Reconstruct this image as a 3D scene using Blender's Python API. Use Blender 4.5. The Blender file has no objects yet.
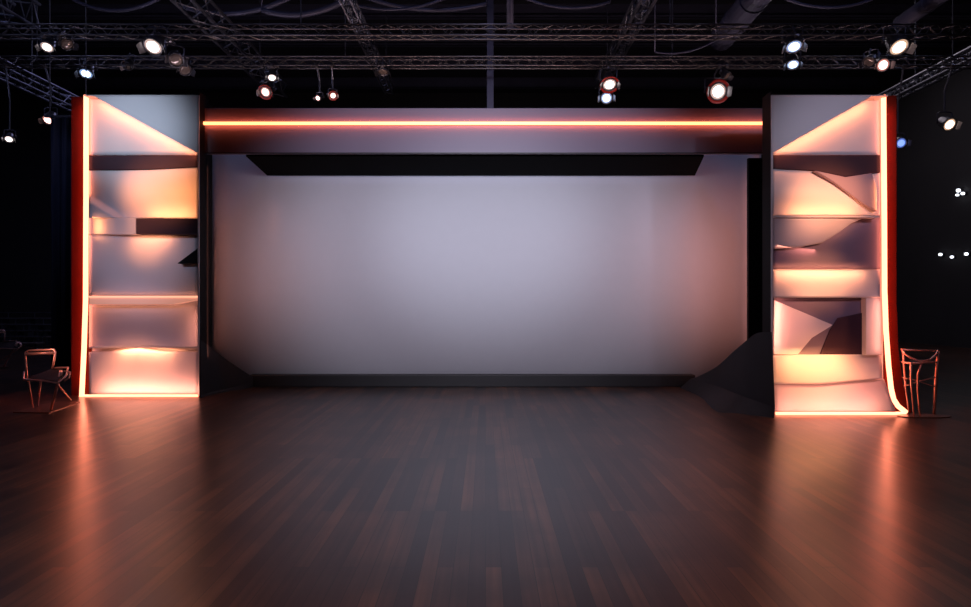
import bpy, bmesh, math, random
from mathutils import Vector, Matrix
random.seed(7)
S = bpy.context.scene
COL = S.collection
F, CX, HZ, EYE = 633.0, 485.5, 300.0, 1.5

def at(px, py, Y):
    """point seen at pixel (px,py) standing at distance Y"""
    return Vector(((px-CX)/F*Y, Y, EYE+(HZ-py)/F*Y))

# ------------------------------------------------------------------ materials
MATS = {}
def pbr(name, col, rough=.5, metal=0., spec=.5, noise=0., nscale=20., bump=0., bscale=60., emit=None, estr=0.):
    if name in MATS: return MATS[name]
    m = bpy.data.materials.new(name); m.use_nodes = True
    nt = m.node_tree; b = nt.nodes['Principled BSDF']
    b.inputs['Base Color'].default_value = (*col, 1)
    b.inputs['Roughness'].default_value = rough
    b.inputs['Metallic'].default_value = metal
    b.inputs['Specular IOR Level'].default_value = spec
    if emit:
        b.inputs['Emission Color'].default_value = (*emit, 1)
        b.inputs['Emission Strength'].default_value = estr
    tc = nt.nodes.new('ShaderNodeTexCoord')
    if noise:
        n = nt.nodes.new('ShaderNodeTexNoise'); n.inputs['Scale'].default_value = nscale
        n.inputs['Detail'].default_value = 4
        nt.links.new(tc.outputs['Object'], n.inputs['Vector'])
        mx = nt.nodes.new('ShaderNodeMix'); mx.data_type = 'RGBA'
        mx.inputs[6].default_value = (*[c*(1-noise) for c in col], 1)
        mx.inputs[7].default_value = (*[min(1, c*(1+noise)) for c in col], 1)
        nt.links.new(n.outputs['Fac'], mx.inputs[0])
        nt.links.new(mx.outputs[2], b.inputs['Base Color'])
    if bump:
        n2 = nt.nodes.new('ShaderNodeTexNoise'); n2.inputs['Scale'].default_value = bscale
        nt.links.new(tc.outputs['Object'], n2.inputs['Vector'])
        bp = nt.nodes.new('ShaderNodeBump'); bp.inputs['Strength'].default_value = bump
        nt.links.new(n2.outputs['Fac'], bp.inputs['Height'])
        nt.links.new(bp.outputs['Normal'], b.inputs['Normal'])
    MATS[name] = m
    return m

WHITE = pbr('satin_white_panel', (.74, .70, .74), .45, noise=.03, nscale=3)
SCREEN = pbr('screen_cloth', (.68, .67, .72), .85, spec=.1, noise=.02, nscale=6, bump=.02, bscale=300)
HEADER = pbr('header_grey', (.16, .13, .19), .5, noise=.04, nscale=2)
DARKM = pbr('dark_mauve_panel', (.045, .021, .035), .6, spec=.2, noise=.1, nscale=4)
BODY = pbr('dark_tower_body', (.012, .0105, .011), .6, spec=.08, noise=.15, nscale=5)
SIDE = pbr('side_panel_red_glow', (.12, .014, .008), .6, spec=.1, noise=.1, nscale=4)  # red glow of the light line put into the base colour
BLACK = pbr('black_fabric', (.012, .012, .013), .8, spec=.2, noise=.2, nscale=12, bump=.05)
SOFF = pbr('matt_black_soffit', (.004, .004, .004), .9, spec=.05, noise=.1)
PLINTH = pbr('charcoal_plinth', (.009, .009, .011), .5, noise=.1)
WEDGE = pbr('charcoal_wedge', (.04, .04, .046), .65, spec=.12, noise=.12, nscale=6)
LED = pbr('led_warm', (.9, .5, .3), .4, emit=(1, .27, .15), estr=4.4)
LEDH = pbr('led_amber', (.9, .5, .3), .4, emit=(1, .26, .10), estr=4.2)
LEDS = pbr('led_shelf', (.9, .6, .5), .4, emit=(1, .42, .25), estr=1.3)
ALU = pbr('truss_metal', (.22, .19, .19), .38, .8, noise=.15, nscale=8)
STEEL = pbr('dark_steel', (.16, .16, .20), .4, .7, noise=.2, nscale=6)
NAVYST = pbr('navy_steel', (.10, .10, .16), .5, .3, noise=.2, nscale=3)
CAN = pbr('lamp_housing', (.10, .09, .10), .35, .6, noise=.2, nscale=15)
CABLE = pbr('cable_rubber', (.06, .06, .08), .5, noise=.2)
COPPER = pbr('copper_tube', (.75, .42, .36), .3, .6, noise=.1)
PLATE = pbr('floor_plate', (.30, .16, .13), .3, .8, noise=.1)
DRAPE = pbr('navy_drape', (.035, .04, .075), .85, spec=.1, noise=.15, nscale=4)
SEAT = pbr('bench_wood', (.10, .075, .07), .6, noise=.2, nscale=5)
WALLM = pbr('hall_wall', (.035, .032, .035), .8, noise=.25, nscale=.6, bump=.05)
CEILM = pbr('hall_ceiling', (.03, .03, .04), .8, noise=.25, nscale=.8, bump=.1, bscale=4)
def lens_mat(name, col, s): return pbr(name, (.8, .8, .8), .2, emit=col, estr=s)
LENS = {'white': lens_mat('lens_white', (1, .93, .90), 8), 'warm': lens_mat('lens_warm', (1, .80, .62), 9),
        'blue': lens_mat('lens_blue', (.50, .68, 1), 6), 'pink': lens_mat('lens_pink', (1, .60, .52), 6),
        'dim': lens_mat('lens_deep_blue', (.14, .24, .7), 2.), 'far': lens_mat('lens_far', (.85, .9, 1), 3.0)}

RIM = {k: pbr('lens_rim_'+k, (.5, .45, .45), .15, emit=c, estr=e) for k, c, e in (('white', (1,.72,.62), .55), ('warm', (1,.62,.40), .7), ('blue', (.35,.55,1), .6), ('pink', (1,.35,.28), .45), ('dim', (.10,.18,.6), .6), ('far', (.8,.9,1), 1))}
def floor_mat():
    m = bpy.data.materials.new('dark_plank_floor'); m.use_nodes = True
    nt = m.node_tree; N = nt.nodes; L = nt.links; b = N['Principled BSDF']
    tc = N.new('ShaderNodeTexCoord')
    mp = N.new('ShaderNodeMapping'); mp.inputs['Rotation'].default_value = (0, 0, math.pi/2)
    L.new(tc.outputs['Object'], mp.inputs['Vector'])
    br = N.new('ShaderNodeTexBrick')
    br.offset = .37; br.offset_frequency = 3
    br.inputs['Scale'].default_value = 1
    br.inputs['Brick Width'].default_value = 1.5
    br.inputs['Row Height'].default_value = .09
    br.inputs['Mortar Size'].default_value = .0025
    br.inputs['Mortar Smooth'].default_value = .3
    br.inputs['Bias'].default_value = 0.0
    br.inputs['Color1'].default_value = (.14, .062, .037, 1)
    br.inputs['Color2'].default_value = (.016, .012, .016, 1)
    br.inputs['Mortar'].default_value = (.003, .003, .004, 1)
    L.new(mp.outputs['Vector'], br.inputs['Vector'])
    # grain stretched along the planks (Y)
    mg = N.new('ShaderNodeMapping'); mg.inputs['Scale'].default_value = (26, .7, 1)
    L.new(tc.outputs['Object'], mg.inputs['Vector'])
    gr = N.new('ShaderNodeTexNoise'); gr.inputs['Scale'].default_value = 1; gr.inputs['Detail'].default_value = 5
    L.new(mg.outputs['Vector'], gr.inputs['Vector'])
    cr = N.new('ShaderNodeValToRGB')
    cr.color_ramp.elements[0].position = .3; cr.color_ramp.elements[0].color = (.5, .5, .54, 1)
    cr.color_ramp.elements[1].position = .7; cr.color_ramp.elements[1].color = (1.4, 1.3, 1.2, 1)
    L.new(gr.outputs['Fac'], cr.inputs['Fac'])
    mx = N.new('ShaderNodeMix'); mx.data_type = 'RGBA'; mx.blend_type = 'MULTIPLY'; mx.inputs[0].default_value = 1
    L.new(br.outputs['Color'], mx.inputs[6]); L.new(cr.outputs['Color'], mx.inputs[7])
    # worn dark blotches
    bl = N.new('ShaderNodeTexNoise'); bl.inputs['Scale'].default_value = 1.3; bl.inputs['Detail'].default_value = 3
    L.new(tc.outputs['Object'], bl.inputs['Vector'])
    cb = N.new('ShaderNodeValToRGB')
    cb.color_ramp.elements[0].position = .40; cb.color_ramp.elements[0].color = (.35, .42, .55, 1)
    cb.color_ramp.elements[1].position = .60; cb.color_ramp.elements[1].color = (1, 1, 1, 1)
    L.new(bl.outputs['Fac'], cb.inputs['Fac'])
    m2 = N.new('ShaderNodeMix'); m2.data_type = 'RGBA'; m2.blend_type = 'MULTIPLY'; m2.inputs[0].default_value = .8
    L.new(mx.outputs[2], m2.inputs[6]); L.new(cb.outputs['Color'], m2.inputs[7])
    L.new(m2.outputs[2], b.inputs['Base Color'])
    rr = N.new('ShaderNodeMapRange'); rr.inputs['To Min'].default_value = .27; rr.inputs['To Max'].default_value = .29
    L.new(gr.outputs['Fac'], rr.inputs['Value']); L.new(rr.outputs['Result'], b.inputs['Roughness'])
    b.inputs['Specular IOR Level'].default_value = .6
    ad = N.new('ShaderNodeMath'); ad.operation = 'MULTIPLY_ADD'; ad.inputs[1].default_value = 0
    L.new(gr.outputs['Fac'], ad.inputs[0]); 
    inv = N.new('ShaderNodeMath'); inv.operation = 'SUBTRACT'; inv.inputs[0].default_value = 1
    L.new(br.outputs['Fac'], inv.inputs[1]); L.new(inv.outputs[0], ad.inputs[2])
    bp = N.new('ShaderNodeBump'); bp.inputs['Strength'].default_value = .015; bp.inputs['Distance'].default_value = .01
    L.new(ad.outputs[0], bp.inputs['Height']); L.new(bp.outputs['Normal'], b.inputs['Normal'])
    return m

# ------------------------------------------------------------------ mesh helpers
class MB:
    def __init__(s): s.v = []; s.f = []
    def add(s, vs, fs):
        o = len(s.v); s.v += [Vector(v) for v in vs]; s.f += [tuple(i+o for i in f) for f in fs]; return s
    def box(s, a, b):
        x0, y0, z0 = a; x1, y1, z1 = b
        return s.add([(x0,y0,z0),(x1,y0,z0),(x1,y1,z0),(x0,y1,z0),(x0,y0,z1),(x1,y0,z1),(x1,y1,z1),(x0,y1,z1)],
                     [(0,3,2,1),(4,5,6,7),(0,1,5,4),(1,2,6,5),(2,3,7,6),(3,0,4,7)])
    def tube(s, pts, r, n=8, r2=None):
        pts = [Vector(p) for p in pts]; vs = []; fs = []
        prev = None; k = len(pts)
        for i, p in enumerate(pts):
            t = (pts[min(i+1, k-1)]-pts[max(i-1, 0)]).normalized()
            if prev is None:
                up = Vector((0,0,1)) if abs(t.z) < .9 else Vector((1,0,0))
                u = t.cross(up).normalized()
            else:
                u = (prev-t*prev.dot(t)).normalized()
            w = t.cross(u); prev = u
            rr = r if r2 is None else r+(r2-r)*i/(k-1)
            for j in range(n):
                a = 2*math.pi*j/n
                vs.append(p+(u*math.cos(a)+w*math.sin(a))*rr)
        for i in range(k-1):
            for j in range(n):
                fs.append((i*n+j, i*n+(j+1)%n, (i+1)*n+(j+1)%n, (i+1)*n+j))
        fs.append(tuple(range(n))[::-1]); fs.append(tuple((k-1)*n+j for j in range(n)))
        return s.add(vs, fs)
    def lathe(s, prof, o, d, n=20, caps=True):
        """profile (radius, distance along d) turned about the axis o + t*d"""
        o = Vector(o); d = Vector(d).normalized()
        u = d.cross(Vector((0,0,1)) if abs(d.z) < .9 else Vector((1,0,0))).normalized(); w = d.cross(u)
        vs = []; fs = []
        for r, t in prof:
            for j in range(n):
                a = 2*math.pi*j/n; vs.append(o+d*t+(u*math.cos(a)+w*math.sin(a))*r)
        for i in range(len(prof)-1):
            for j in range(n):
                fs.append((i*n+j, (i+1)*n+j, (i+1)*n+(j+1)%n, i*n+(j+1)%n))
        if caps: fs.append(tuple(range(n))); fs.append(tuple((len(prof)-1)*n+j for j in range(n))[::-1])
        return s.add(vs, fs)
    def prism(s, poly, dirv):
        """polygon (3D points) extruded by dirv"""
        n = len(poly); dirv = Vector(dirv)
        vs = [Vector(p) for p in poly]+[Vector(p)+dirv for p in poly]
        fs = [tuple(range(n)), tuple(range(2*n-1, n-1, -1))]+[(i, i+n, (i+1)%n+n, (i+1)%n) for i in range(n)]
        return s.add(vs, fs)
    def build(s, name, mat, parent=None, smooth=False, bevel=0.):
        me = bpy.data.meshes.new(name)
        off = parent['_w'] if parent is not None else (0,0,0)
        off = Vector(off)
        me.from_pydata([v-off for v in s.v], [], s.f)
        bm = bmesh.new(); bm.from_mesh(me); bmesh.ops.recalc_face_normals(bm, faces=bm.faces); bm.to_mesh(me); bm.free()
        me.materials.append(mat)
        if smooth:
            for p in me.polygons: p.use_smooth = len(p.vertices) == 4
        o = bpy.data.objects.new(name, me); COL.objects.link(o)
        if parent is not None:
            if len(parent.keys()) and '_mesh' in parent.keys(): pass
            o.parent = parent
        o['_w'] = tuple(off)
        if bevel:
            b = o.modifiers.new('edge', 'BEVEL'); b.width = bevel; b.segments = 2; b.limit_method = 'ANGLE'
        return o

def tag(o, label=None, cat=None, group=None, kind=None):
    if label: o['label'] = label
    if cat: o['category'] = cat
    if group: o['group'] = group
    if kind: o['kind'] = kind
    return o
def empty(name, loc, label, cat, group=None):
    o = bpy.data.objects.new(name, None); COL.objects.link(o); o.location = loc
    o['_w'] = tuple(loc); o.empty_display_size = .2
    return tag(o, label, cat, group)
def copy_tree(o, parent=None):
    c = o.copy(); COL.objects.link(c)
    if parent is not None: c.parent = parent
    for ch in list(o.children): copy_tree(ch, c)
    return c

# ------------------------------------------------------------------ lights
def area(p, direction, sx, sy, power, col, xaxis=None, spread=180):
    l = bpy.data.lights.new('lamp', 'AREA'); l.shape = 'RECTANGLE'; l.size = sx; l.size_y = sy
    l.energy = power; l.color = col; l.spread = math.radians(spread)
    o = bpy.data.objects.new('area_source', l); COL.objects.link(o)
    z = -Vector(direction).normalized()
    x = Vector(xaxis) if xaxis is not None else (Vector((1,0,0)) if abs(z.x) < .9 else Vector((0,1,0)))
    x = (x-z*x.dot(z)).normalized(); y = z.cross(x)
    o.matrix_world = Matrix.Translation(p) @ Matrix((x, y, z)).transposed().to_4x4()
    return o
def spot(p, target, power, col, deg, blend=1., size=.2):
    l = bpy.data.lights.new('lamp', 'SPOT'); l.energy = power; l.color = col
    l.spot_size = math.radians(deg); l.spot_blend = blend; l.shadow_soft_size = size
    o = bpy.data.objects.new('scene_source', l); COL.objects.link(o)
    o.location = p; o.rotation_euler = (Vector(target)-Vector(p)).to_track_quat('-Z', 'Y').to_euler()
    return o
def point(p, power, col, size=.1):
    l = bpy.data.lights.new('lamp', 'POINT'); l.energy = power; l.color = col; l.shadow_soft_size = size
    o = bpy.data.objects.new('scene_source', l); COL.objects.link(o); o.location = p
    return o
ORANGE = (1, .32, .10); PEACH = (1, .35, .16); PINK = (1, .34, .22); COOL = (.78, .86, 1.)

def led(p0, p1, D, off, towards, power, col=ORANGE, w=.03, into=.7, spread=180):
    """LED line in a slot of a tower face: p0,p1 pixels, off in front of the face, shining along `towards` (pixel direction) and into the face"""
    a = at(*p0, D-off); b = at(*p1, D-off)
    t = Vector((towards[0], 0, -towards[1])).normalized()
    d = t+Vector((0, into, 0))
    return area((a+b)/2, d, (b-a).length, w, power, col, xaxis=b-a, spread=spread)

# ------------------------------------------------------------------ setting
fl = MB().box((-20, -4, -.1), (15, 26, 0)).build('floor', floor_mat()); tag(fl, kind='structure')
tag(MB().box((-20.2, 26, 0), (15.2, 26.2, 10)).build('wall_back', WALLM), kind='structure')
tag(MB().box((-20.2, -4, 0), (-20, 26, 10)).build('wall_left', WALLM), kind='structure')
tag(MB().box((15, -4, 0), (15.2, 26, 10)).build('wall_right', WALLM), kind='structure')
tag(MB().box((-20.2, -4.2, 0), (15.2, -4, 10)).build('wall_front', WALLM), kind='structure')
tag(MB().box((-20.2, -4.2, 10), (15.2, 26.2, 10.2)).build('ceiling', CEILM), kind='structure')

# ------------------------------------------------------------------ curved screen
def screen():
    prof = []
    YB = 11.2
    # left wing, left bend, back, right bend, right wing (plan)
    cl = [(-4.66, 10.56)]
    for i in range(9):
        a = math.radians(142-52*i/8)
        cl.append((-3.72+.85*math.cos(a), YB-.85+.85*math.sin(a)))
    cr = []
    for i in range(9):
        a = math.pi*.5*(1-i/8)
        cr.append((3.70+.62*math.cos(a), YB-.62+.62*math.sin(a)))
    cr += [(4.35, 10.4), (4.40, 10.2)]
    pts = cl+[(-3+6*i/11, YB) for i in range(12)]+cr
    m = MB(); n = len(pts); T = .05
    z0, z1 = .0, 4.36
    vs = []
    for x, y in pts: vs += [(x, y, z0), (x, y, z1)]
    k = len(vs)
    for i, (x, y) in enumerate(pts):
        p = Vector(pts[max(i-1, 0)]); q = Vector(pts[min(i+1, n-1)])
        t = (q-p).normalized(); nx, ny = -t.y, t.x
        vs += [(x+nx*T, y+ny*T, z0), (x+nx*T, y+ny*T, z1)]
    fs = []
    for i in range(n-1):
        a, b = 2*i, 2*i+2
        fs += [(a, b, b+1, a+1), (k+a, k+a+1, k+b+1, k+b), (a+1, b+1, k+b+1, k+a+1), (a, k+a, k+b, b)]
    fs += [(0, 1, k+1, k), (2*n-2, k+2*n-2, k+2*n-1, 2*n-1)]
    m.add(vs, fs)
    o = m.build('curved_screen', SCREEN, smooth=True)
    tag(o, 'wide pale grey curved screen wall between the two lit towers', 'screen', kind='thing')
screen()

p = MB().box((-4.08, 10.92, 0), (3.62, 11.10, .205)).build('plinth', PLINTH, bevel=.01)
tag(p, 'long low charcoal plinth along the foot of the grey screen', 'plinth', kind='thing')

# header
hd = empty('header', (-.2, 9.9, 3.8), 'wide grey header beam with an orange light line spanning the two towers', 'header')
hd['kind'] = 'thing'
x0 = at(199, 0, 9.9).x; zt = at(0, 108, 9.9).z; zb = at(0, 153, 9.9).z; zl = at(0, 124, 9.9).z
MB().box((x0+.02, 9.9, zb), (4.5, 10.02, zt)).build('fascia_panel', HEADER, hd, bevel=.008)
MB().box((x0+.02, 9.845, zl-.024), (4.48, 9.885, zl+.024)).build('led_strip', LEDH, hd, bevel=.012)
MB().box((x0+.02, 9.885, zl-.012), (4.48, 9.90, zl+.012)).build('strip_channel', BODY, hd)
for sg in (-1, 1): area((0, 9.865, zl+sg*.028), (0, .55, sg), 8.8, .02, 8, (1, .13, .055), xaxis=(1,0,0))
MB().box((-4.4, 10.02, zt-.16), (4.4, 10.12, zt-.06)).build('rear_rail', BODY, hd)
MB().box((-4.4, 9.885, zb-.012), (4.4, 9.90, zb+.006)).build('lower_edge_trim', PLINTH, hd)

# soffit
zs = zb-.02
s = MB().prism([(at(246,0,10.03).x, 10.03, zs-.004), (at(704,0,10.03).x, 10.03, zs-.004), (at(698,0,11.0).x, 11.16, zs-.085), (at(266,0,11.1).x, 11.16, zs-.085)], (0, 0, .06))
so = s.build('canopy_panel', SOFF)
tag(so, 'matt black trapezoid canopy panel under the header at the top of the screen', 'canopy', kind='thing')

for x0_, x1_, y_, lb in ((4.15, 4.66, 9.98, 'tall narrow black flat between the screen and the right tower'),):
    t = empty('black_flat', ((x0_+x1_)/2, y_, 0), lb, 'flat panel'); t['kind'] = 'thing'
    MB().box((x0_, y_, 0), (x1_, y_+.03, 3.74)).build('face', BODY, t)
    MB().box((x0_, y_+.03, 0), (x0_+.04, y_+.07, 3.74)).build('stile', BODY, t); MB().box((x1_-.04, y_+.03, 0), (x1_, y_+.07, 3.74)).build('stile', BODY, t)

# ------------------------------------------------------------------ wedges
def wedge(name, ridge, foot, lip, mat, label):
    m = MB(); st = []
    for R, Q, P in zip(ridge, foot, lip):
        R = at(*R); Q = at(*Q); P = at(*P); Q.z = max(Q.z, .015)
        st.append([R, Q, Vector((P.x, P.y, 0)), Vector((R.x, R.y, 0))])
    def cr(a, b, c, d, t): return b+.5*t*(c-a+t*(2*a-5*b+4*c-d+t*(3*(b-c)+d-a)))
    fine = []
    for i in range(len(st)-1):
        for k in range(6):
            fine.append([cr(st[max(i-1,0)][j], st[i][j], st[i+1][j], st[min(i+2,len(st)-1)][j], k/6) for j in range(4)])
    fine.append(st[-1]); n = len(fine)
    for j in range(4):                      # each side its own strip, so that the folds stay crisp
        vs = []
        for q in fine: vs += [q[j], q[(j+1)%4]]
        m.add(vs, [(2*i, 2*i+1, 2*i+3, 2*i+2) for i in range(n-1)])
    m.add(fine[0], [(0, 1, 2, 3)]); m.add(fine[-1], [(3, 2, 1, 0)])
    o = m.build(name, mat, smooth=True)
    return tag(o, label, 'wedge', kind='thing')
wedge('floor_wedge', [(200.5,340,9.72),(206.5,344,9.95),(218,353,10.35),(233,364,10.6),(253,377,10.88)],
      [(200.5,394.5,9.7),(207,393,9.95),(220,390,10.3),(235,386.5,10.55),(251,382,10.86)],
      [(200.5,396.5,9.68),(207,395,9.9),(220,391,10.25),(235,388,10.5),(251,385,10.84)],
      WEDGE, 'small charcoal wedge ramp sloping down beside the left tower')
wedge('floor_wedge', [(771.8,332,8.12),(757,333,8.55),(747,340,8.85),(734,351,9.4),(716,367,10.0),(695,378,10.8)],
      [(775,407.5,8.05),(757,401,8.4),(745,397,8.7),(732,392,9.1),(714,385,9.8),(690,379,10.8)],
      [(774,411.5,8.05),(752,412,8.25),(733,411.5,8.4),(716,410,8.55),(700,395,9.8),(680,384,10.8)],
      WEDGE, 'large charcoal folded wedge with a stepped lip beside the right tower')

# ------------------------------------------------------------------ towers
def plate(t, name, poly, D, off, th, mat=WHITE, bevel=.006):
    pts = [at(x, y, D-off) for x, y in poly]
    return MB().prism(pts, (0, th, 0)).build(name, mat, t, bevel=bevel)
def sheet(t, name, top, bot, D, fn, mat=WHITE, nx=28, ny=14, th=.02, back=.05):
    """moulded panel between two pixel polylines; fn(u,v) = how far it stands in front of the face"""
    def lerp(pl, u):
        xs = [q[0] for q in pl]; x = xs[0]+(xs[-1]-xs[0])*u
        for a, b in zip(pl, pl[1:]):
            if a[0] <= x <= b[0]+1e-6: return (x, a[1]+(b[1]-a[1])*(x-a[0])/max(1e-6, b[0]-a[0]))
        return pl[-1]
    vs = []; fs = []
    for i in range(nx+1):
        u = i/nx; a = lerp(top, u); b = lerp(bot, u)
        for j in range(ny+1):
            v = j/ny; vs.append(at(a[0]+(b[0]-a[0])*v, a[1]+(b[1]-a[1])*v, D-fn(u, v)))
    W = ny+1; k = len(vs)
    vs += [Vector((q.x, D+back, q.z)) for q in vs]
    for i in range(nx):
        for j in range(ny):
            q = (i*W+j, (i+1)*W+j, (i+1)*W+j+1, i*W+j+1)
            fs += [q, tuple(k+x for x in q[::-1])]
    rim = [i*W for i in range(nx+1)]+[nx*W+j for j in range(1, W)]+[i*W+ny for i in range(nx-1, -1, -1)]+[j for j in range(ny-1, 0, -1)]
    for a, b in zip(rim, rim[1:]+rim[:1]): fs.append((a, b, k+b, k+a))
    o = MB().add(vs, fs).build(name, mat, t)
    for pgn in o.data.polygons[:2*nx*ny]: pgn.use_smooth = True
    return o
def sstep(x): x = max(0, min(1, x)); return x*x*(3-2*x)

# ---- left tower
D = 9.9
tl = empty('light_tower', (at(140, 0, D).x, D, 0), 'tall folded white tower outlined in orange light left of the screen', 'tower')
tl['kind'] = 'thing'
def zat(py, D): return at(0, py, D).z
EL = at(199,0,D-.20).x
MB().box((at(73.5,0,D+.1).x, D+.14, 0), (EL-.12, D+.55, zat(96, D))).build('body', BODY, tl)
MB().box((EL-.012, D-.18, 0), (EL, D+.14, zat(95.2, D))).build('inner_side_panel', BODY, tl)
MB().box((at(73,0,D+.1).x, D+.06, 0), (at(90,0,D).x, D+.14, zat(95.5, D))).build('side_panel', SIDE, tl)
MB().box((at(89,0,D).x, D+.06, .01), (EL-.012, D+.14, zat(96, D))).build('back_panel', WHITE, tl)
strip = MB().tube([at(86.2, 95.5, D-.05), at(86, 200, D-.05), at(85.6, 300, D-.05), at(84, 350, D-.05), at(81.8, 395.5, D-.05)], .036, 10)
strip.build('led_strip', LED, tl, smooth=True)
MB().tube([at(80, 396.2, D-.05), at(198, 396.2, D-.05)], .026, 10).build('led_strip', LED, tl, smooth=True)
MB().box((EL-.02, D-.20, .03), (EL, D-.18, zat(95, D-.20))).build('edge_trim', WHITE, tl)
MB().box((at(90,0,D).x, D-.15, zat(95.8, D-.15)), (EL-.02, D+.06, zat(95, D-.15))).build('edge_trim', WHITE, tl)
# A: diagonal fold
plate(tl, 'fold_panel', [(94,96),(197.6,96),(197.6,153)], D, .15, .03)
sheet(tl, 'face_panel', [(89,96),(197,96)], [(89,155),(197,155)], D, lambda u, v: .0)
led((89.5,304.8), (190,304.8), D, .10, (0,1), .6, PEACH, into=.2)
led((95,97.5), (196.5,153.2), D, .11, (-.55, 1), 6.8, (1,.31,.11), into=.25)
# B: dark sheet with curved lower edge, slot shade put into its colour
sheet(tl, 'slot_shade', [(89,156),(197.6,155)], [(89,170),(120,170),(150,169.5),(197.6,167)], D, lambda u, v: .03, DARKM)
# C: moulded panel
def fC(u, v):
    tri = max(0, (v-.5)/.5-u/.36)          # pale triangle, lower left
    return .02+.05*math.sin(math.pi*min(1, v*1.0))*sstep(u*2.2)+.09*min(1, tri*3)
sheet(tl, 'face_panel', [(89,170.5),(120,170.5),(150,170),(197.6,167.5)], [(89,218),(197.6,218)], D, fC, nx=60, ny=40)
plate(tl, 'dark_slat', [(136,218.5),(197.6,218.5),(197.6,234),(136,234)], D, .185, .20, DARKM)
sheet(tl, 'fold_panel', [(89,218),(136,218)], [(89,234.5),(136,234.5)], D, lambda u, v: .03+.13*u)
led((145,217.3), (190,217.3), D, .17, (0,-1), 2.2, ORANGE, w=.06, into=.6)
# E: pale panel, glow at its head, dark fin
sheet(tl, 'face_panel', [(89,235),(197.6,235)], [(89,295),(197.6,295)], D, lambda u, v: .02+.05*v)
led((130,235.7), (166,235.7), D, .17, (0,1), 1.5, PEACH, w=.06, into=.6)
led((91,219), (91,234), D, .15, (1,0), .8, ORANGE, into=.6)
plate(tl, 'dark_fin', [(177,263.5),(198.4,247.5),(199,263.5)], D, .19, .17, BLACK)
# F: shelf, its orange glow put into the material as emission
plate(tl, 'shelf', [(89,296.5),(197.6,296.5),(197.6,299.5),(180,303),(172,304.5),(89,304.5)], D, .16, .18, pbr('shelf_glow', (.8,.6,.55), .5, emit=(1,.40,.26), estr=.45))
MB().box((at(89,0,D-.17).x, D-.18, zat(297.6, D-.17)), (at(197.6,0,D-.17).x, D-.16, zat(295.8, D-.17))).build('led_strip', LEDS, tl)
# G: shaded panel
sheet(tl, 'face_panel', [(89,304.5),(197.6,304.5)], [(89,348),(197.6,348)], D, lambda u, v: .0-.0*v)
led((195.5,312), (195.5,344), D, .13, (-1,0), .6, PINK, into=.4)
# H: foot panel with a peak
def fH(u, v):
    return .05+.10*v+.07*max(0, 1-abs(u-.45)/.3)*(1-v)
sheet(tl, 'foot_panel', [(89,352),(115,350.5),(138,347.8),(160,351),(197.6,351.5)], [(89,394),(197.6,394)], D, fH, nx=40, ny=16)
plate(tl, 'shelf', [(89,346.8),(138,345.6),(197.6,346.8),(197.6,348.4),(138,347.4),(89,348.4)], D, .19, .19, WHITE, bevel=.003)  # added lip, put in to hide the lamp below it
led((115,348.6), (168,348.6), D, .18, (0,1), 3.2, PEACH, into=.8)
led((92,393), (195,393), D, .30, (0,-1), 7, PINK, into=1.2)

# ---- right tower
D = 8.34
tr = empty('light_tower', (at(830, 0, D).x, D, 0), 'tall wavy white tower outlined in orange light right of the screen', 'tower')
tr['kind'] = 'thing'
ER = at(771.5,0,D-.17).x
MB().box((ER+.24, D+.10, 0), (at(897,0,D+.1).x, D+.5, zat(96, D))).build('body', BODY, tr)
MB().box((ER, D-.15, 0), (ER+.012, D+.10, zat(95.2, D))).build('inner_side_panel', BODY, tr)
sp = [(884,95.5),(896.5,95.5),(896.5,300),(898.5,350),(903,385),(912,412.5),(884,412.5)]
MB().prism([at(x, y, D+.06) for x, y in sp], (0, .04, 0)).build('side_panel', SIDE, tr)
MB().box((ER+.012, D+.06, .01), (at(886,0,D).x, D+.10, zat(96, D))).build('back_panel', WHITE, tr)
MB().tube([at(883.5,95.5,D-.05), at(884.2,200,D-.05), at(884.6,290,D-.05), at(886,330,D-.05), at(888.5,365,D-.05), at(891,388,D-.05), at(893.5,399,D-.05), at(898,406,D-.05), at(906,412.3,D-.05)], .031, 10).build('led_strip', LED, tr, smooth=True)
MB().tube([at(776,413.6,D-.05), at(905,413.6,D-.05)], .024, 10).build('led_strip', LED, tr, smooth=True)
MB().box((ER, D-.17, .03), (ER+.02, D-.15, zat(95, D-.17))).build('edge_trim', WHITE, tr)
MB().box((ER+.02, D-.15, zat(95.8, D-.15)), (at(881,0,D).x, D+.06, zat(95, D-.15))).build('edge_trim', WHITE, tr)
plate(tr, 'fold_panel', [(773,96),(872,96),(773,153)], D, .14, .03)
sheet(tr, 'face_panel', [(773,96),(880,96)], [(773,155),(880,155)], D, lambda u, v: .0)
led((870,97.5), (774.5,153), D, .10, (.55,1), 5.5, (1,.31,.11), into=.25)
# slot, its shade painted by a dark sheet
sheet(tr, 'slot_shade', [(773,155),(880,155)], [(773,168.5),(815,171),(845,177),(880,172.5)], D, lambda u, v: .03, DARKM)
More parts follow.
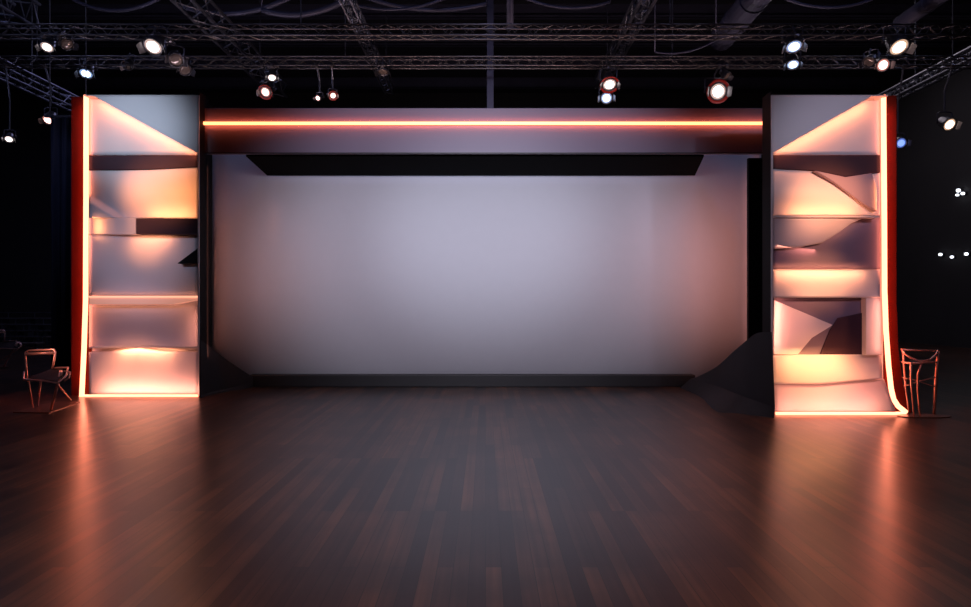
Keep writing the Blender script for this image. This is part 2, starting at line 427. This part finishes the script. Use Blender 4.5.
# C: wave panel, bright towards the foot
def gC(u, v):
    dg = sstep((v-.15-(.95-u)*1.0+.45)/.5)
    return .015+.06*math.sin(math.pi*v)*(1-.6*u)+.0*sstep((u-.55)/.2)*(1-v)*sstep((1.0-u)/.22)
sheet(tr, 'wave_panel', [(773,169),(815,171.5),(845,177.5),(880,173)], [(773,215),(880,215)], D, gC, nx=60, ny=40)
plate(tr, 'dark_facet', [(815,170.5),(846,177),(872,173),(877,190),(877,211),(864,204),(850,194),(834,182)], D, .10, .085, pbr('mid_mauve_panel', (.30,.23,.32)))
plate(tr, 'ledge', [(773,215.5),(880,215.5),(880,217.5),(773,217.5)], D, .165, .165, WHITE, bevel=.003)
led((795,214.8), (865,214.8), D, .155, (0,-1), 2.4, ORANGE, w=.06, into=.6)
led((878.5,180), (878.5,212), D, .12, (-1,0), .7, ORANGE, into=.5)
# D: drooping pale wave over a grey facet
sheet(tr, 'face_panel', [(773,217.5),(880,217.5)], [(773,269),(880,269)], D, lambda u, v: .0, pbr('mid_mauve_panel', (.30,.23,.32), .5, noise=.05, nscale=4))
def gD(u, v): return .13-.05*v
sheet(tr, 'wave_panel', [(773,217.5),(864,217.5)], [(773,249),(800,247),(822,243),(838,233),(851,223.5),(864,218)], D, gD, nx=40, ny=12)
led((776,250), (818,246), D, .06, (-.2,1), .5, PINK, w=.06, into=.6)
# F: glowing band
sheet(tr, 'band_panel', [(773,269.5),(880,269.5)], [(773,297.5),(880,297.5)], D, lambda u, v: .03+.10*v)
led((778,268.8), (868,268.8), D, .15, (0,1), 3.0, PEACH, into=.75)
# G: recess framed on the right, lit facet at its left
gp = [(866,298),(880.5,298),(882,355),(866,355)]
plate(tr, 'frame_panel', gp, D, .12, .16)
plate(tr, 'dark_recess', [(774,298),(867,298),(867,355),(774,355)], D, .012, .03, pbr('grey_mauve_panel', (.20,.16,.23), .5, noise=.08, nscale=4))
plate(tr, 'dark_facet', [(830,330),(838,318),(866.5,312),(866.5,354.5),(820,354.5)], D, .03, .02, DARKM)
plate(tr, 'fold_panel', [(774,300),(833,325),(812,338),(798,354.5),(774,354.5)], D, .05, .05)
led((884,300), (884,353), D, .2, (-1,0), 1.0, PINK, into=.8)
led((777,299), (777,352), D, .13, (1,.1), 2.0, PINK, into=.6)
# H/I: foot
sheet(tr, 'foot_panel', [(773,355.5),(800,354.5),(882,354.5)], [(773,384),(820,384),(882,378.5)], D, lambda u, v: .03+.13*v**2)
led((785,353.5), (850,353.5), D, .20, (0,1), 3.6, (1,.40,.14), into=.5)
sheet(tr, 'foot_panel', [(774,384.5),(820,384.5),(884,379)], [(775,412),(896,412)], D, lambda u, v: .06+.08*v+.05*sstep((u-.75)/.25)*v)
led((780,411), (884,411), D, .32, (0,-1), 4.6, PINK, into=1.2)

# ------------------------------------------------------------------ trusses
def box_truss(p0, p1, size, r, name, label, mat, lace=None, cat='truss', group=None, cables=(), rl=None):
    p0 = Vector(p0); p1 = Vector(p1); d = (p1-p0); Ln = d.length; d.normalize()
    sd = d.cross(Vector((0,0,1))).normalized()
    t = empty(name, (p0+p1)/2, label, cat, group); t['kind'] = 'thing'
    h = size/2; c = [sd*h+Vector((0,0,h)), -sd*h+Vector((0,0,h)), -sd*h-Vector((0,0,h)), sd*h-Vector((0,0,h))]
    for k in c: MB().tube([p0+k, p1+k], r, 8).build('chord', mat, t, smooth=True)
    lace = lace or size
    m = MB(); n = int(Ln/lace)
    for i in range(n):
        for q in range(4):
            a, b = (c[q], c[(q+1)%4]) if i % 2 == 0 else (c[(q+1)%4], c[q])
            m.tube([p0+d*(i*Ln/n)+a, p0+d*((i+1)*Ln/n)+b], rl or r*.45, 5)
    m.build('lacing', mat, t)
    for q in cables:
        pp = p0+d*q+Vector((0,0,h)); MB().tube([pp, Vector((pp.x, pp.y, 9.97))], .012, 6).build('hoist_cable', CABLE, t)
    return t
Y1, Y2 = 12.0, 13.55
Z1 = 1.5+(300-32)/F*Y1; Z2 = 1.5+(300-62.5)/F*Y2
box_truss((-11.5, Y1, Z1), (11.5, Y1, Z1), .20, .017, 'lighting_truss', 'nearer grey box truss running straight across above the set', ALU, cables=(2, 8, 15, 21))
box_truss((-12, Y2, Z2), (12.3, Y2, Z2), .19, .016, 'lighting_truss', 'farther grey box truss running across just over the header', ALU, cables=(2.4, 9, 16, 22))
ZB = Z1+.55
def rr(ratio): return ratio*(ZB-1.5)
box_truss((rr(-2.1), 6.5, ZB), (rr(-2.1), 18.5, ZB), .34, .03, 'roof_truss', 'steel roof truss running back at the far left edge', STEEL, cables=(3, 10))
box_truss((rr(-1.62), 6.5, ZB), (rr(-1.62), 12.6, ZB), .50, .03, 'roof_truss', 'wide laced roof truss in the upper left corner', STEEL, lace=.2, cables=(2, 5.5))
box_truss((rr(-.98), 6.5, ZB), (rr(-.98), 17, ZB), .36, .032, 'roof_truss', 'steel roof truss slanting back left of the middle', STEEL, cables=(3, 9))
box_truss((rr(-.46), 11.5, ZB), (rr(-.46), 17, ZB), .2, .025, 'roof_truss', 'thin roof truss over the left half of the header', STEEL, cables=(1, 5))
box_truss((rr(.53), 6.5, ZB), (rr(.53), 16.4, ZB), .26, .035, 'roof_truss', 'steel roof truss slanting back right of the middle', STEEL, cables=(3, 9))
box_truss((rr(1.99), 6.5, ZB), (rr(1.99), 18.0, ZB), .26, .04, 'roof_truss', 'steel roof truss slanting down at the far right edge', STEEL, cables=(3, 10))
for k, (y_, z_) in enumerate(((18.2, 9.62), (20.2, 9.62), (22.2, 9.62), (24.2, 9.62))):
    tag(MB().box((-20, y_-.02, z_), (15, y_+.02, 10)).box((-20, y_-.12, z_), (15, y_+.12, z_+.03)).build('trim_%d' % (k+1), NAVYST), kind='structure')
# ducts
def duct(p0, p1, r, label):
    p0 = Vector(p0); p1 = Vector(p1)
    t = empty('air_duct', (p0+p1)/2, label, 'duct'); t['kind'] = 'thing'
    d = (p1-p0); Ln = d.length; d.normalize()
    prof = [(r*.6, 0), (r, 0)]
    n = int(Ln/.8)
    for i in range(1, n): 
        q = i*Ln/n; prof += [(r, q-.03), (r*1.06, q-.02), (r*1.06, q+.02), (r, q+.03)]
    prof += [(r, Ln), (r*.6, Ln)]
    MB().lathe(prof, p0, d, 20).build('pipe', NAVYST, t)
    for q in (.2, .8):
        c = p0+d*Ln*q; MB().tube([c+Vector((0,0,r)), Vector((c.x, c.y, 9.97))], .012, 6).build('hanger_rod', CABLE, t)
    return t
duct((rr(.90), 7, ZB+.25), (rr(.92), 13.9, ZB+.1), .26, 'wide dark blue air duct in the ceiling above the right part of the header')
duct((rr(1.50), 7, ZB+.1), (rr(1.50), 12.9, ZB), .15, 'slimmer dark blue air duct near the upper right corner')
# steel posts behind the header
c = MB().box((at(487,0,15).x, 14.95, 0), (at(493.5,0,15).x, 15.12, 9.98)).build('steel_post', NAVYST)
tag(c, 'thin navy steel post rising behind the middle of the header', 'post', kind='thing')
c = MB().tube([(at(510,0,12.6).x, 12.6, ZB-.2), (at(510,0,12.6).x, 12.6, 9.97)], .07, 12).build('hanging_pipe', NAVYST, smooth=True)
tag(c, 'short vertical navy pipe hanging over the middle of the nearer truss', 'pipe', kind='thing')
# bundles of ceiling pipes and cables
def sag(a, b, s, n=14):
    a = Vector(a); b = Vector(b)
    return [a+(b-a)*i/n-Vector((0,0,4*s*(i/n)*(1-i/n))) for i in range(n+1)]
cab = [(at(176,4,13), at(296,-6,13), .30, .05, 'thick navy cable sagging between two roof trusses left of the middle'),
       (at(262,10,12.8), at(352,-4,12.8), .22, .06, 'thickest navy cable loop beside the thin roof truss'),
       (at(352,-8,13.3), at(486,4,13.3), .24, .045, 'navy cable sagging between the thin roof truss and the steel post'),
       (at(300,-20,13.1), at(470,-14,13.1), .55, .03, 'slim navy cable crossing behind the thicker loops'),
       (at(516,-6,13), at(610,2,13), .20, .03, 'loose cable sagging between the hanging pipe and the right roof truss'),
       (at(655,52,12.6), at(716,40,12.6), .12, .02, 'thin cable looping between the trusses below the wide air duct'),
       (at(775,-6,12.6), at(880,-4,12.6), .25, .03, 'loose cable sagging between the two air ducts'),
       (at(64,-6,13), at(160,-2,13), .3, .035, 'loose cable sagging between the two left roof trusses')]
for a, b, s_, r, lb in cab:
    t = MB().tube(sag(a, b, s_)+[], r, 8)
    t.tube([a, (a[0], a[1], 9.97)], .015, 6); t.tube([b, (b[0], b[1], 9.97)], .015, 6)
    tag(t.build('ceiling_cable', NAVYST, smooth=True), lb, 'cable', kind='thing')

# ------------------------------------------------------------------ stage lights
def stage_light(px, py, Y, r, col, aim, label, zt, yt, glow=True):
    L = at(px, py, Y); a = Vector(aim).normalized()
    t = empty('stage_light', (L.x, yt, zt), label, 'stage light', 'stage lights on the trusses')
    t['kind'] = 'thing'
    ln = r*2.2
    B = L-a*(ln*.55)                                   # yoke pivot
    MB().lathe([(r*.45, -ln), (r*.75, -ln*.93), (r*.86, -ln*.6), (r*.95, -ln*.55), (r*1.0, -.03), (r*1.12, -.025), (r*1.12, .02), (r*.98, .02), (r*.95, -.005)], L, a, 20).build('housing', CAN, t, smooth=True)
    le = MB().lathe([(r*.15, .012), (r*.5, .008), (r*.93, -.004), (r*.93, -.012), (r*.2, -.012)], L, a, 20).build('lens', RIM[col], t, smooth=True)
    if glow: MB().lathe([(r*.1, .034), (r*.45, .027), (r*.66, .012), (r*.62, .006), (r*.2, .006)], L, a, 20).build('lamp_glow', LENS[col], le, smooth=True)
    sx = Vector((0,0,1)).cross(a); sx = sx.normalized() if sx.length > .05 else Vector((1,0,0))
    w = r*1.25; top = B+Vector((0,0,r*1.7))
    MB().tube([B+sx*w*.75, B+sx*w, B+sx*w+Vector((0,0,r*1.5)), top+sx*w*.7, top, top-sx*w*.7, B-sx*w+Vector((0,0,r*1.5)), B-sx*w, B-sx*w*.75], .014, 6).build('yoke', STEEL, t)
    for s in (-1, 1): MB().lathe([(.01, 0), (.028, 0), (.028, .03), (.01, .03)], B+sx*w*s*.98, sx*s, 10).build('knob', CAN, t)
    hp = Vector((L.x, yt, zt))
    MB().tube([top, Vector((top.x, top.y, max(top.z+.04, (top.z+zt)/2))), hp], .018, 8).build('hanger_pole', STEEL, t)
    MB().tube([hp+Vector((-.03,0,0)), hp+Vector((.03,0,0))], .045, 10).build('clamp', ALU, t)
    # cable tail and barn doors
    for k in (-1, 1):
        q = L+sx*r*1.05*k
        up = a.cross(sx)
        MB().prism([q-up*r*.7, q+up*r*.7, q+up*r*.55+a*r*.7+sx*k*r*.45, q-up*r*.55+a*r*.7+sx*k*r*.45], sx*k*.006).build('barn_door', CAN, t)
    return t
zb1, zb2 = Z1-.12, Z2-.115
n1, n2 = Y1-.1, Y2-.095
TL = [
 (47, 47, Y1, .11, 'white', (.1,-.55,-.75), 'white spotlight under the nearer truss at the far left', zb1, n1),
 (153, 46.5, Y1-.1, .16, 'white', (0,-.6,-.7), 'largest white spotlight on the nearer truss above the left tower', zb1, n1),
 (86, 73.5, Y2, .13, 'blue', (.1,-.5,-.8), 'bluish spotlight on the farther truss over the outer edge of the left tower', zb2, n2),
 (48, 120, Y2, .11, 'pink', (0,-.6,-.7), 'pinkish spotlight on a long pole left of the left tower', zb2, n2),
 (9, 139, Y2, .08, 'white', (.3,-.6,-.7), 'small white spotlight hanging lowest at the far left', zb2, n2),
 (272, 77.5, Y2-.12, .09, 'white', (.2,-.5,-.8), 'upper of the two small spotlights stacked right of the left tower', zb2, n2),
 (265.5, 92, Y2+.1, .11, 'pink', (-.1,-.8,-.5), 'lower pinkish one of the two spotlights stacked right of the left tower', zb2, n2),
 (318, 98, Y2, .06, 'pink', (-.3,-.8,-.5), 'left half of the tiny lamp pair low over the header', zb2, n2),
 (333, 95.5, Y2, .07, 'pink', (.3,-.8,-.5), 'right half of the tiny lamp pair low over the header', zb2, n2),
 (609.5, 84.5, Y2-.22, .14, 'white', (0,-.55,-.75), 'upper of the two white spotlights stacked right of the header middle', zb2, n2),
 (606.5, 98, Y2+.22, .12, 'blue', (-.1,-.8,-.5), 'lower bluish one of the two spotlights stacked right of the header middle', zb2, n2),
 (718, 91.5, Y2, .17, 'white', (0,-.9,-.3), 'big round white spotlight near the right end of the header', zb2, n2),
 (794, 46.5, Y1, .14, 'blue', (-.1,-.5,-.8), 'bluish white spotlight on the nearer truss above the right tower', zb1, n1),
 (793, 64.5, Y2-.3, .12, 'blue', (-.2,-.5,-.8), 'dimmer bluish spotlight on the farther truss above the right tower', zb2, n2),
 (899, 47, Y1-.1, .165, 'warm', (0,-.6,-.7), 'big warm spotlight on the nearer truss right of the right tower', zb1, n1),
 (883, 65, Y2-.2, .13, 'pink', (-.1,-.8,-.4), 'small pinkish spotlight on the farther truss below the big warm one', zb2, n2),
 (949.5, 124.5, Y2, .13, 'warm', (.05,-.8,-.5), 'warm spotlight on a long pole right of the right tower', zb2, n2),
 (901, 143, Y2, .11, 'dim', (-.1,-.85,-.35), 'deep blue spotlight low beside the top of the right tower', zb2, n2),
]
for a in TL:
    t = stage_light(*a)
    if a[0] in (718, 609.5, 265.5, 333):  # added red ring stands in for the halo around these lamps
        L = at(*a[:3]); d = Vector(a[5]).normalized(); r = a[3]
        MB().lathe([(r*1.08, .0), (r*1.45, .03), (r*1.5, .015), (r*1.1, -.015), (r*1.08, .0)], L, d, 20, False).build('halo_ring', pbr('red_halo', (.5,.03,.02), .4), t, smooth=True)

# unlit fixtures on the trusses
def par_can(px, py, Y, r, aim, label, zt, yt):
    t = stage_light(px, py, Y, r, 'white', aim, label, zt, yt, False)
    for ch in t.children:
        if ch.name.startswith('lens'): ch.data.materials[0] = pbr('lens_off', (.3,.22,.18), .1, .3, noise=.1)
    t['group'] = 'unlit lamps on the trusses'
par_can(176, 60, Y1+.3, .13, (.4,-.6,-.6), 'unlit lamp between the trusses right of the largest white spotlight', zb1, Y1+.1)
par_can(185, 70, Y2-.2, .12, (.5,-.5,-.7), 'unlit lamp on the farther truss over the right edge of the left tower', zb2, n2)
par_can(127, 66, Y2, .10, (-.2,-.6,-.7), 'unlit lamp on the farther truss over the middle of the left tower', zb2, n2)
par_can(383, 72, Y2, .11, (0,-.3,-.9), 'unlit lamp below the farther truss over the left half of the header', zb2, n2)
par_can(869, 62, Y2-.2, .11, (-.6,-.5,-.6), 'unlit lamp on the farther truss left of the pinkish spotlight', zb2, n2)
par_can(67, 44, Y1+.12, .11, (.7,-.5,-.4), 'unlit lamp right beside the far left white spotlight', zb1, n1)
par_can(727, 76, Y2-.1, .09, (.4,-.5,-.7), 'unlit small lamp just above the big round white spotlight', zb2, n2)

# small lamps on the right wall
def wall_light(px, py, r, label):
    X = 14.98; Y = X*F/(px-CX); p = at(px, py, Y)
    t = empty('wall_lamp', p, label, 'wall lamp', 'small white lamps on the right wall'); t['kind'] = 'thing'
    MB().box((p.x-.05, p.y-r*1.3, p.z-r), (15.0, p.y+r*1.3, p.z+r)).build('back_plate', CAN, t, bevel=.01)
    MB().lathe([(r*.3, 0), (r*.9, 0), (r, .03), (r*.9, .07), (r*.3, .09)], p+Vector((-.05,0,0)), (-1,-.0,0), 14).build('diffuser', LENS['far'], t, smooth=True)
for a in [(961,190.5,.055,'topmost white wall lamp of the cluster at the right edge'), (965.5,193.5,.045,'lower white wall lamp of the cluster at the right edge'),
          (960,195,.035,'smallest white wall lamp of the cluster at the right edge'),
          (943,254.5,.045,'white wall lamp in the low row, left of the pair'), (954.5,257,.04,'middle white wall lamp of the low row at right'),
          (969,254,.045,'white wall lamp of the low row cut by the photo edge')]: wall_light(*a)

# ------------------------------------------------------------------ drape, tiers at the left
def drape(x0, x1, Y, z1, label):
    n = 60; m = MB(); vs = []; fs = []
    for i in range(n+1):
        u = i/n; x = x0+(x1-x0)*u; y = Y+.09*math.sin(u*26)+.04*math.sin(u*61+1)
        for z, k in ((.01, 1.25), (z1*.5, 1.), (z1, .7)): vs.append((x, Y+(y-Y)*k, z))
    k = len(vs); vs += [(a, b+.03, c) for a, b, c in vs]
    for i in range(n):
        for j in range(2):
            q = (3*i+j, 3*i+3+j, 3*i+4+j, 3*i+1+j); fs += [q, tuple(k+w for w in q[::-1])]
        fs += [(3*i, k+3*i, k+3*i+3, 3*i+3), (3*i+2, 3*i+5, k+3*i+5, k+3*i+2)]
    fs += [(0,1,k+1,k),(1,2,k+2,k+1),(3*n,k+3*n,k+3*n+1,3*n+1),(3*n+1,k+3*n+1,k+3*n+2,3*n+2)]
    m.add(vs, fs)
    t = empty('stage_curtain', ((x0+x1)/2, Y, 0), label, 'curtain'); t['kind'] = 'thing'
    m.build('cloth', DRAPE, t, smooth=True)
    MB().tube([(x0-.1, Y, z1+.03), (x1+.1, Y, z1+.03)], .03, 8).build('rail', STEEL, t)
    for x in (x0, x1): MB().tube([(x, Y, z1+.03), (x, Y, 9.97)], .012, 6).build('hanger_rod', CABLE, t)
drape(at(50,0,13.2).x, at(86,0,13.2).x, 13.2, at(0,118,13.2).z, 'tall navy stage curtain hanging left of the left tower')

labs = ['lowest', 'second lowest', 'middle', 'second highest', 'topmost']
for k in range(5):
    y = 19.2+k*.95; z = EYE-(343-6.3*k-300)/F*y
    t = empty('seating_bench', (-16.4, y, 0), labs[k]+' long dark bench of the tiered seating at the left', 'bench', 'tiered benches'); t['kind'] = 'thing'
    MB().box((-19.8, y, z-.05), (-13.6, y+.34, z)).build('seat', SEAT, t, bevel=.01)
    for q in range(7):
        x = -19.6+q*.98; MB().box((x, y+.05, 0), (x+.06, y+.30, z-.05)).build('leg', STEEL, t)
    MB().tube([(-19.8, y+.36, z+.18), (-13.6, y+.36, z+.18)], .02, 6).build('back_rail', STEEL, t)
    for q in range(7):
        x = -19.57+q*.98; MB().tube([(x, y+.36, 0), (x, y+.36, z+.18)], .015, 6).build('rail_post', STEEL, t)

# ------------------------------------------------------------------ wire chairs
def chair_left():
    D = 8.45
    t = empty('wire_chair', at(45, 413, 8.4)*1.0, 'angular copper wire chair on a floor plate beside the left tower', 'chair'); t['kind'] = 'thing'
    t.location.z = 0; w = t['_w']; t['_w'] = (w[0], w[1], 0.)
    P = lambda x, y, d=0: at(x, y, D+d)
    r = .013
    MB().tube([P(27,379,.12), P(26,365,.15), P(25.5,352,.18), P(29,350.5,.18), P(54,349.5,.18), P(55.5,352,.18), P(54,360,.15), P(52.5,368,.12)], r, 8).build('back_frame', COPPER, t, smooth=True)
    MB().tube([P(26,354,.17), P(55,353,.17)], .02, 8).build('back_rail', COPPER, t, smooth=True)
    MB().tube([P(24,372,.2), P(23.5,379.5,.12), P(40,380.5,-.05), P(58,383,-.22), P(66,376,-.1), P(68,367.5,.12), P(52,368,.16)], r, 8).build('seat_frame', COPPER, t, smooth=True)
    MB().prism([P(27,378.6,.1), P(41,379.5,-.04), P(57,381.5,-.2), P(63,376,-.08), P(63,369,.12), P(50,370,.2)], (0,0,.008)).build('seat', pbr('seat_mesh', (.05,.03,.03), .5, .5, noise=.1), t)
    def leg(a, b, da, r=.013):
        fb = at(b[0], b[1], 1.5*F/(b[1]-HZ)); fb.z = .012
        MB().tube([P(*a, da), fb], r, 8, r*.8).build('leg', COPPER, t, smooth=True)
    leg((40.5,381), (38,406.8), -.05); leg((61,371), (51,411), -.1, .022); leg((57,384), (71,401), -.2); leg((28,379), (33,408.5), .1)
    MB().tube([P(64,371,.0), P(70,372,.0), P(69,378,-.05), P(64,381,-.08)], .012, 8).build('arm_loop', COPPER, t, smooth=True)
    pl = []
    for x, y in [(13,413),(49,413.5),(80,402.5),(60,402),(37,406)]:
        q = at(x, y, 1.5*F/(y-HZ)); q.z = .0; pl.append(q)
    MB().prism(pl, (0,0,.012)).build('floor_plate', PLATE, t)
    return t
cl = chair_left()
def chair_right():
    D = 8.1
    t = empty('wire_chair', at(920, 416, 8.15), 'slender copper wire stool with tapering legs beside the right tower', 'stool'); t['kind'] = 'thing'
    t.location.z = 0; w = t['_w']; t['_w'] = (w[0], w[1], 0.)
    P = lambda x, y, d=0: at(x, y, D+d)
    MB().tube([P(901.5,349.5,.1), P(905,354,.05), P(911,358,0), P(920,361.5,-.05), P(930,360,0), P(936,355,.05), P(938,350.5,.1)], .013, 8).build('top_rail', COPPER, t, smooth=True)
    MB().tube([P(901.5,349.5,.1), P(918,350.5,.22), P(938,350.5,.1)], .011, 8).build('top_rail', COPPER, t, smooth=True)
    MB().tube([P(902,362,.05), P(911,363.5,-.1), P(924,362.5,-.12), P(937,362,.05)], .012, 8).build('seat_rail', COPPER, t, smooth=True)
    MB().prism([P(902.5,362.5,.06), P(911,364,-.09), P(924,363,-.11), P(936.5,362.5,.06), P(920,360,.22)], (0,0,.01)).build('seat', pbr('seat_mesh', (.05,.03,.03), .5), t)
    def leg(pts, b, r):
        fb = at(b[0], b[1], 1.5*F/(b[1]-HZ)); fb.z = .012
        MB().tube([P(*p) for p in pts]+[fb], r, 8, r*.6).build('leg', COPPER, t, smooth=True)
    leg([(903,350,.1),(904,362,.05),(905.5,385,.0)], (909,414), .016)
    leg([(911,363,-.1),(911,380,-.1)], (914,417.5), .015)
    leg([(922,362,-.1),(918,374,-.08),(917.5,388,-.05)], (920,417), .015)
    leg([(938,351,.1),(937,365,.05),(935.5,385,.02)], (934,415), .024)
    MB().tube([P(902,377.5,0), P(915,380,-.05), P(937,387.5,0)], .007, 6).build('brace', COPPER, t, smooth=True)
    MB().tube([P(937,377,0), P(920,381,-.05), P(904,386,0)], .007, 6).build('brace', COPPER, t, smooth=True)
    pl = []
    for i in range(20):
        a = 2*math.pi*i/20; pl.append((at(924,0,8.15).x+.34*math.cos(a), 8.15+.13*math.sin(a), 0))
    MB().prism(pl, (0,0,.012)).build('floor_plate', PLATE, t)
    return t
chair_right()
c2 = copy_tree(cl); c2.location = (at(4, 0, 14.0).x, 14.0, 0); c2.rotation_euler = (0, 0, .5)
c2['label'] = 'distant dim wire chair cut by the left photo edge below the tiered benches'

# ------------------------------------------------------------------ lighting
spot((0, 1.8, 4.3), (-.1, 11.2, 2.5), 1750, (.87, .82, 1.0), 53, .7, .25)
spot((0, 1.8, 4.3), (0, 11.2, 2.7), 900, (.76, .84, 1.0), 30, 1., .25)
# cool front lights on the towers and header
for z_, p_, c_ in ((.7, 420, (.84,.66,1)), (2.3, 900, (.70,.71,1)), (4.1, 2000, (.66,.80,1))):
    spot((-6.6, 1.0, 5.0), (-5.45, 9.9, z_), p_, c_, 14.5, 1., .2)
for z_, p_, c_ in ((.6, 190, (.95,.60,.85)), (1.9, 290, (.86,.66,1)), (3.5, 700, (.82,.76,1))):
    spot((5.6, .6, 4.8), (4.58, 8.34, z_), p_, c_, 19, 1., .2)
area((0, 4.5, 7.5), (0, -.1, -1), 6, 1.0, 62, (1, .80, .76), spread=110)  # added unseen overhead wash, lifting the floor planks
# light thrown outwards by the vertical light lines
area(at(84, 250, 9.78), (-.5, -1, 0), .05, 4.2, 13, (1, .22, .12), xaxis=(1, -.5, 0)).data.specular_factor = 0
area(at(886, 250, 8.22), (.5, -1, 0), .05, 3.8, 11, (1, .22, .12), xaxis=(1, .5, 0)).data.specular_factor = 0
for px_, D_, sg in ((81, 9.9, -1), (889.5, 8.34, 1)):
    area(at(px_, 245, D_-.01), (sg, .5, 0), .02, 4.4 if sg < 0 else 3.6, 4.5, (1, .10, .04), xaxis=(.5, -sg, 0))
# added dim fill over the hall behind, no lamp hangs there
area((-10, 20, 9.5), (0, 0, -1), 4, 4, 110, (.5, .52, 1)); area((10, 19, 9.5), (0, 0, -1), 4, 4, 100, (.95, .85, .95))
# added unseen amber spots that make the glow on single tower panels
AM = (1, .34, .12)
def wash(px, py, D, src, power, deg, col=AM): spot(src, at(px, py, D), power*(2.6 if py and px > 500 else 2.2), col, deg, 1., .12)
wash(163, 193, 9.9, (-7.4, 2.5, 4.6), 1700, 11.0)
wash(146, 246, 9.9, (-7.4, 2.5, 4.6), 700, 5.5)
wash(140, 378, 9.9, (-7.6, 2.5, 4.6), 1000, 9.0, (1,.36,.18))
wash(822, 202, 8.34, (6.6, 2, 4.4), 1250, 10.0)
wash(797, 232, 8.34, (6.6, 2, 4.4), 330, 5.0, (1,.40,.26))
wash(815, 282, 8.34, (6.6, 2, 4.4), 800, 8.0, (1,.38,.15))
wash(815, 374, 8.34, (6.6, 2, 4.4), 1000, 9.0)
wash(840, 402, 8.34, (6.6, 2, 4.4), 500, 9.0, (1,.30,.22))
wash(790, 322, 8.34, (6.6, 2, 4.4), 500, 5.5, (1,.32,.20))
# LED on the back edge of each tower, washing the screen's bends
area((4.24, 10.05, 2.1), (-.35, 1, 0), .04, 3.2, 12, (1,.34,.24), xaxis=(1,.3,0))
area((-4.375, 9.97, 2.1), (.5, 1, 0), .04, 3.0, 5, PINK, xaxis=(1,-.5,0))
# added fill hidden behind the header, brightening the trusses
for x, c_, p_ in ((-6, (.75,.65,.8), 30), (-2.5, (.9,.62,.58), 30), (2, (.9,.62,.6), 30), (6, (.85,.62,.66), 30)):
    area((x, 11.9, 3.9), (0, .05, 1), 2.2, .15, p_, c_)
# added blue fill up under the roof, standing for no real lamps
for x, y, p_ in ((-7, 9, 28), (0, 10, 28), (7, 9, 24), (-12, 14, 20), (12, 15, 14)):
    area((x, y, 9.58), (0, .0, -1), 1.5, .5, p_, (.45, .52, 1))
point((-9.5, 10.5, 5.2), 14, (.4, .5, 1), .2)  # added blue fill so that the curtain shows

w = bpy.data.worlds.new('hall'); S.world = w; w.use_nodes = True
w.node_tree.nodes['Background'].inputs[0].default_value = (.35, .35, .5, 1)
w.node_tree.nodes['Background'].inputs[1].default_value = .004

# ------------------------------------------------------------------ camera
cam = bpy.data.cameras.new('camera'); co = bpy.data.objects.new('camera', cam); COL.objects.link(co)
cam.sensor_width = 36; cam.lens = F/971*36; cam.shift_y = -3.5/971; cam.clip_end = 200; cam.clip_start = .05
co.location = (0, 0, EYE); co.rotation_euler = (math.pi/2, 0, 0)
S.camera = co
for o in bpy.data.objects:
    if '_w' in o.keys(): del o['_w']
v = S.view_settings; S.display_settings.display_device = 'sRGB'
v.view_transform = 'Standard'; v.look = 'None'; v.exposure = 0; v.gamma = 1; v.use_curve_mapping = False
